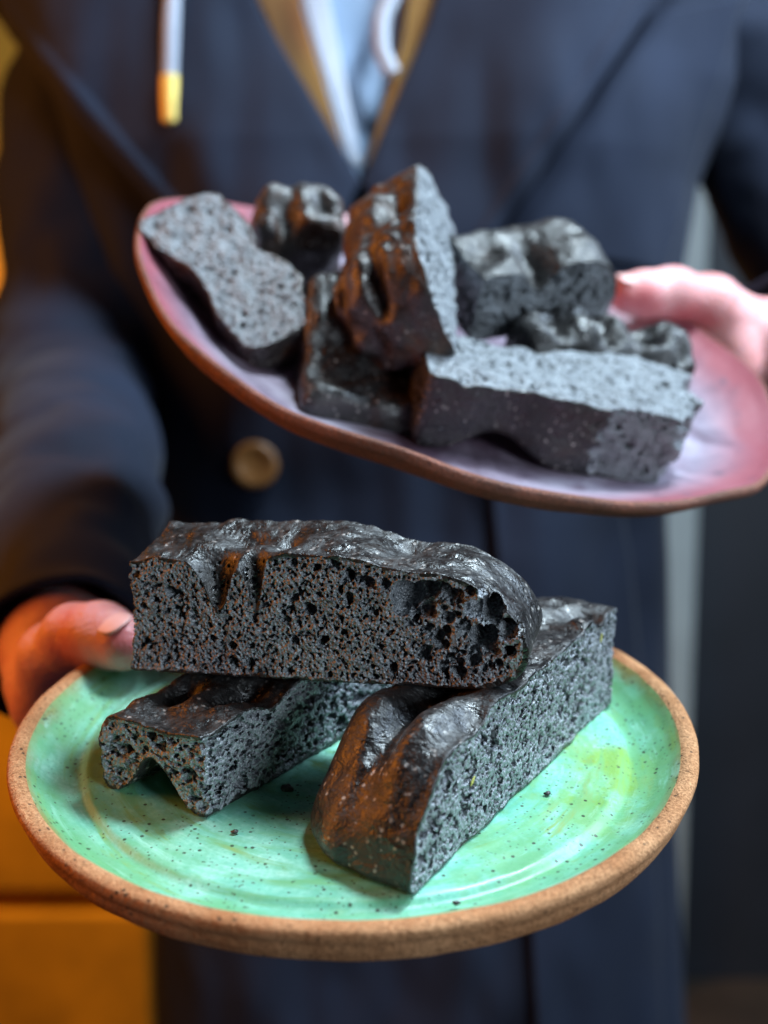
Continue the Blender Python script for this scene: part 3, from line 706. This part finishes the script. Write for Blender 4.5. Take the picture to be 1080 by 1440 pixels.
make_bread('short charcoal bread piece with arched underside at the left of the green plate', fC, (-11, -1.5, -1.5), (98, 41, 33), 0.4, loafC, cutC, M_CRUST, M_CRUMB, 12, fine=0.38, mid=0.010, rf=(0.36, 0.65), rm=(0.8, 1.5), big=bigC, deep=(1.6, 1.8, 1))

# ------------------------------------------------------------------ bread on the pink platter
def boxloaf(L, D, H, k=8, amp=1.0, dim=(), seed=0, kb=3.0, front=True, left=False, right=True, back=True):
    def f(X, Y, Z):
        zt = H + amp * vnoise(X, Y, 0 * X, 9.0, seed) + 0.5 * amp * vnoise(X, Y, 0 * X, 4.0, seed + 1)
        for (cx, cy, sx, sy, dp) in dim: zt = zt - dp * gauss(X, Y, cx, cy, sx, sy)
        d = (Z - zt) * 0.9
        nz = amp * 0.7 * vnoise(X, Y, Z, 8.0, seed + 2)
        if right: d = smax(d, X - L + nz, k)
        if left: d = smax(d, -X + nz, k)
        if back: d = smax(d, Y - D + nz, k)
        if front: d = smax(d, -Y + nz, k)
        return smax(d, -Z + 0 * X, kb)
    return f
def planes(L, D, H, seed, front=False, left=False, right=False, back=False, top=False, rag=1.0):
    def f(X, Y, Z):
        d = np.float32(-99) + 0 * X + 0 * Y + 0 * Z
        if front: d = np.maximum(d, -Y + 0.7 * rag * vnoise(X, 0 * X, Z, 6.0, seed) + 0.4 * rag * vnoise(X, 0 * X, Z, 2.5, seed + 1))
        if back: d = np.maximum(d, Y - D + 0.7 * rag * vnoise(X, 0 * X, Z, 6.0, seed + 2))
        if left: d = np.maximum(d, -X + 0.7 * rag * vnoise(0 * Y, Y, Z, 6.0, seed + 3))
        if right: d = np.maximum(d, X - L + 0.9 * rag * vnoise(0 * Y, Y, Z, 6.0, seed + 4) + 0.5 * rag * vnoise(0 * Y, Y, Z, 2.5, seed + 5))
        if top: d = np.maximum(d, Z - H + 0.7 * rag * vnoise(X, Y, 0 * X, 6.0, seed + 6) + 0.4 * rag * vnoise(X, Y, 0 * X, 2.5, seed + 7))
        return d
    return f
# I: slice lying with its cut side up at the front of the platter
exI = PU * 0.994 + PV * 0.11; exI /= np.linalg.norm(exI)
fI = (PK(-20, -103, -16.5), exI, np.cross(PN, exI), PN)
def loafI(X, Y, Z):
    d = -Y + 1.0 * vnoise(X, 0 * X, Z, 9.0, 61) + 5 * gauss(X, Z, 34, 18, 9, 16) + 0.0 * X
    d = smax(d, Y - 46 - 10 * np.clip((X - 55) / 30, 0, 1) + 3.0 * vnoise(X, 0 * X, Z, 11.0, 62) + 6 * gauss(X, Z, 78, 30, 5, 14) + 5 * gauss(X, Z, 52, 28, 4, 14), 5)
    zb = 12 * gauss(X, Y, 32, -4, 11, 18)
    d = smax(d, (zb - Z) * 0.8, 3)
    return smax(d, -X - 2 + 0 * Y, 6)
def cutI(X, Y, Z):
    t = Z - 31.5 + 1.5 * vnoise(X, Y, 0 * X, 16.0, 63) - 2.5 * gauss(X, Y, 84, 50, 14, 14) - 2.0 * gauss(X, Y, 58, 56, 8, 8) + 0.8 * vnoise(X, Y, 0 * X, 7.0, 64) + 0.5 * vnoise(X, Y, 0 * X, 2.5, 65)
    r = X - 106 + 6.0 * vnoise(0 * Y, Y, Z, 14.0, 66) + 4.0 * vnoise(X, Y, Z, 6.0, 67) - 0.28 * Y + 0.9 * vnoise(0 * Y, Y, Z, 2.2, 68)
    cx = (X - 106) * 0.8 - (Y - 0) * 0.6 + 3.0 + 3.0 * vnoise(X, Y, Z, 7.0, 69) + 1.0 * vnoise(X, Y, Z, 3.0, 60)
    fr = -Y - 3 + 5.6 * np.clip((X - 62) / 14, 0, 1) + 0.7 * vnoise(X, 0 * X, Z, 4.0, 70)
    return np.maximum(np.maximum(np.maximum(t, r), cx), fr)
make_bread('charcoal bread slab lying cut side up at the right front of the pink platter', fI, (-4, -2, -1.5), (132, 66, 40), 0.5, loafI, cutI, M_CRUST_BROWN, M_CRUMB_SOFT, 21, fine=0.20, mid=0.004, rf=(0.45, 0.8), rm=(1.0, 1.8))
OE = W(498, 548, .474); exE = W(648, 500, .461) - OE; exE /= np.linalg.norm(exE)
eyE = W(586, 226, .532) - W(602, 348, .47); eyE -= exE * (eyE @ exE); eyE /= np.linalg.norm(eyE)
fE = (OE, exE, eyE, np.cross(exE, eyE))
make_bread('long caramel crusted bread chunk rising from front to back in the middle of the platter', fE, (-3, -3, -2), (47, 104, 54), 0.62,
           boxloaf(60, 100, 44, 30, 2.4, [(24, 12, 2.6, 8, 13), (12, 46, 4, 8, 9), (33, 52, 3.5, 7, 9), (26, 74, 6, 5, 5), (8, 22, 3, 6, 4)], 71, right=False, left=True),
           planes(44, 70, 60, 75, right=True), M_CRUST_CARAMEL, M_CRUMB_SOFT, 31, fine=0.10, mid=0.004, rf=(0.6, 1.1), rm=(1.2, 2.0))
fD = tri_frame(W(192, 312, .512), W(384, 528, .465), W(272, 244, .528))
def loafD(X, Y, Z):
    zt = np.interp(X[:, 0, 0], [0, 15, 30, 42, 55, 70, 85, 100], [36, 40, 38, 33, 36, 38, 34, 28]).astype(np.float32)[:, None, None] + 2.8 * vnoise(X, Y, 0 * X, 8.0, 81) + 1.0 * vnoise(X, Y, 0 * X, 3.5, 82)
    d = smax((Z - zt) * 0.9, -X + 0 * Y, 10)
    zb = -1.5 + 6.5 * gauss(X, Y, 42, 0, 12, 40) + 1.2 * vnoise(X, Y, 0 * X, 6.0, 83)
    d = smax(d, zb - Z, 4)
    return smax(d, X - 93 + 0 * Y, 9)
make_bread('pale crumbly charcoal bread slice leaning on the left rim of the platter', fD, (-2, -2, -3), (96, 24, 47), 0.5, loafD, planes(0, 21, 0, 85, front=True, back=True), M_CRUST_CARAMEL, M_CRUMB_SOFT, 41, fine=0.20, mid=0.005, rf=(0.45, 0.8), rm=(1.0, 1.8))
fG = tri_frame(W(346, 448, .548), W(470, 456, .556), W(346, 272, .508))
make_bread('small dark bread piece at the back between leaning slice and chunk', fG, (-2, -3, -2), (46, 36, 66), 0.8, boxloaf(42, 32, 57, 13, 2.4, [(14, 6, 4, 7, 13), (30, 14, 5, 6, 8), (4, 14, 4, 6, 5)], 101, left=True), planes(0, 0, 0, 105), M_CRUST_CARAMEL, M_CRUMB_SOFT, 61, fine=0)
fH = tri_frame(W(660, 482, .515), W(868, 452, .540), W(656, 370, .482))
make_bread('bread block with rounded shiny crust at the back right, beside the thumb', fH, (-2, -2, -2), (72, 50, 46), 0.62, boxloaf(69, 46, 33, 20, 1.2, [(29, 6, 4.5, 11, 11), (10, 22, 6, 7, 5), (53, 20, 11, 16, -6), (15, 10, 6, 8, -3)], 111, 6.0, front=False), planes(0, 0, 0, 115, front=True, left=True), M_CRUST, M_CRUMB, 71, fine=0.10, mid=0.008, rf=(0.6, 1.1), rm=(1.2, 2.2), big=[(12, 0.5, 20, 3), (20, 0.5, 23, 2.6), (28, 0.5, 21, 2.2), (52, 0.5, 21, 2.4), (58, 0.5, 16, 2.5)])
fJ = (PK(-66, -97, -18), exI, np.cross(PN, exI), PN)
make_bread('dark bread piece lying low in the shade under the upright chunk', fJ, (-2, -2, -2), (52, 76, 50), 0.8, boxloaf(47, 72, 13, 6, 1.6, [(20, 60, 40, 20, -27)], 121, left=True), planes(0, 0, 0, 125), M_CRUST, M_CRUMB, 81, fine=0.1, mid=0.01, rf=(0.7, 1.1))
fK = (PK(22, -50, -17), PU * 0.97 + PV * 0.24, PV * 0.97 - PU * 0.24, PN)
make_bread('crumpled dark bread end with knobbly crust behind the flat slab at right', fK, (-3, -3, -2), (90, 36, 54), 0.7, boxloaf(86, 32, 43, 12, 2.8, [(14, 12, 5, 8, 6), (38, 12, 4, 8, 9), (60, 16, 5, 8, 13), (75, 6, 3, 5, 7)], 131, left=True), planes(84, 0, 0, 135, right=True, rag=2.5), M_CRUST, M_CRUMB_SOFT, 91, fine=0.08, mid=0.006, rf=(0.6, 1.1))
M_BIT = mat_crust('loose_crumb', 0.0, 0.2)
for nm, px, sz, seed in (('dark loose crumb on the glaze between the arched piece and the lumpy slice', (404, 1111), 1.5, 1), ('dark loose crumb near the right wall of the green plate', (952, 1026), 1.3, 2),
                         ('tiny dark crumb at the front rim right of the lumpy slice nose', (642, 1272), 0.8, 3), ('tiny dark crumb on bright glaze beside the lumpy slice cut side', (770, 1118), 0.8, 4), ('tiny dark crumb in front of the arched piece right foot', (330, 1172), 0.8, 6)):
    d = W(px[0], px[1], 1.0) - CAM; p = CAM + d * (((GC - GN * 0.0078 - CAM) @ GN) / (d @ GN))
    th = np.linspace(0, 2 * math.pi, 14, endpoint=False); ph = np.linspace(0.05, math.pi - 0.05, 9)
    T, Pp = np.meshgrid(th, ph, indexing='ij')
    D_ = np.stack([np.sin(Pp) * np.cos(T) * 1.3, np.sin(Pp) * np.sin(T), np.cos(Pp) * 0.7], -1)
    D_ *= (sz * (1 + 0.45 * vnoise(D_[..., 0], D_[..., 1], D_[..., 2], 0.6, seed)))[..., None] * 0.001
    o = link('bread_crumb', np_mesh('bread_crumb', D_.reshape(-1, 3), gridQ(14, 9, True)), M_BIT, None, mat4(p + GN * 0.0006, GU, GV, GN))
    o['label'] = nm; o['category'] = 'crumb'; o['group'] = 'loose crumbs on the green plate'
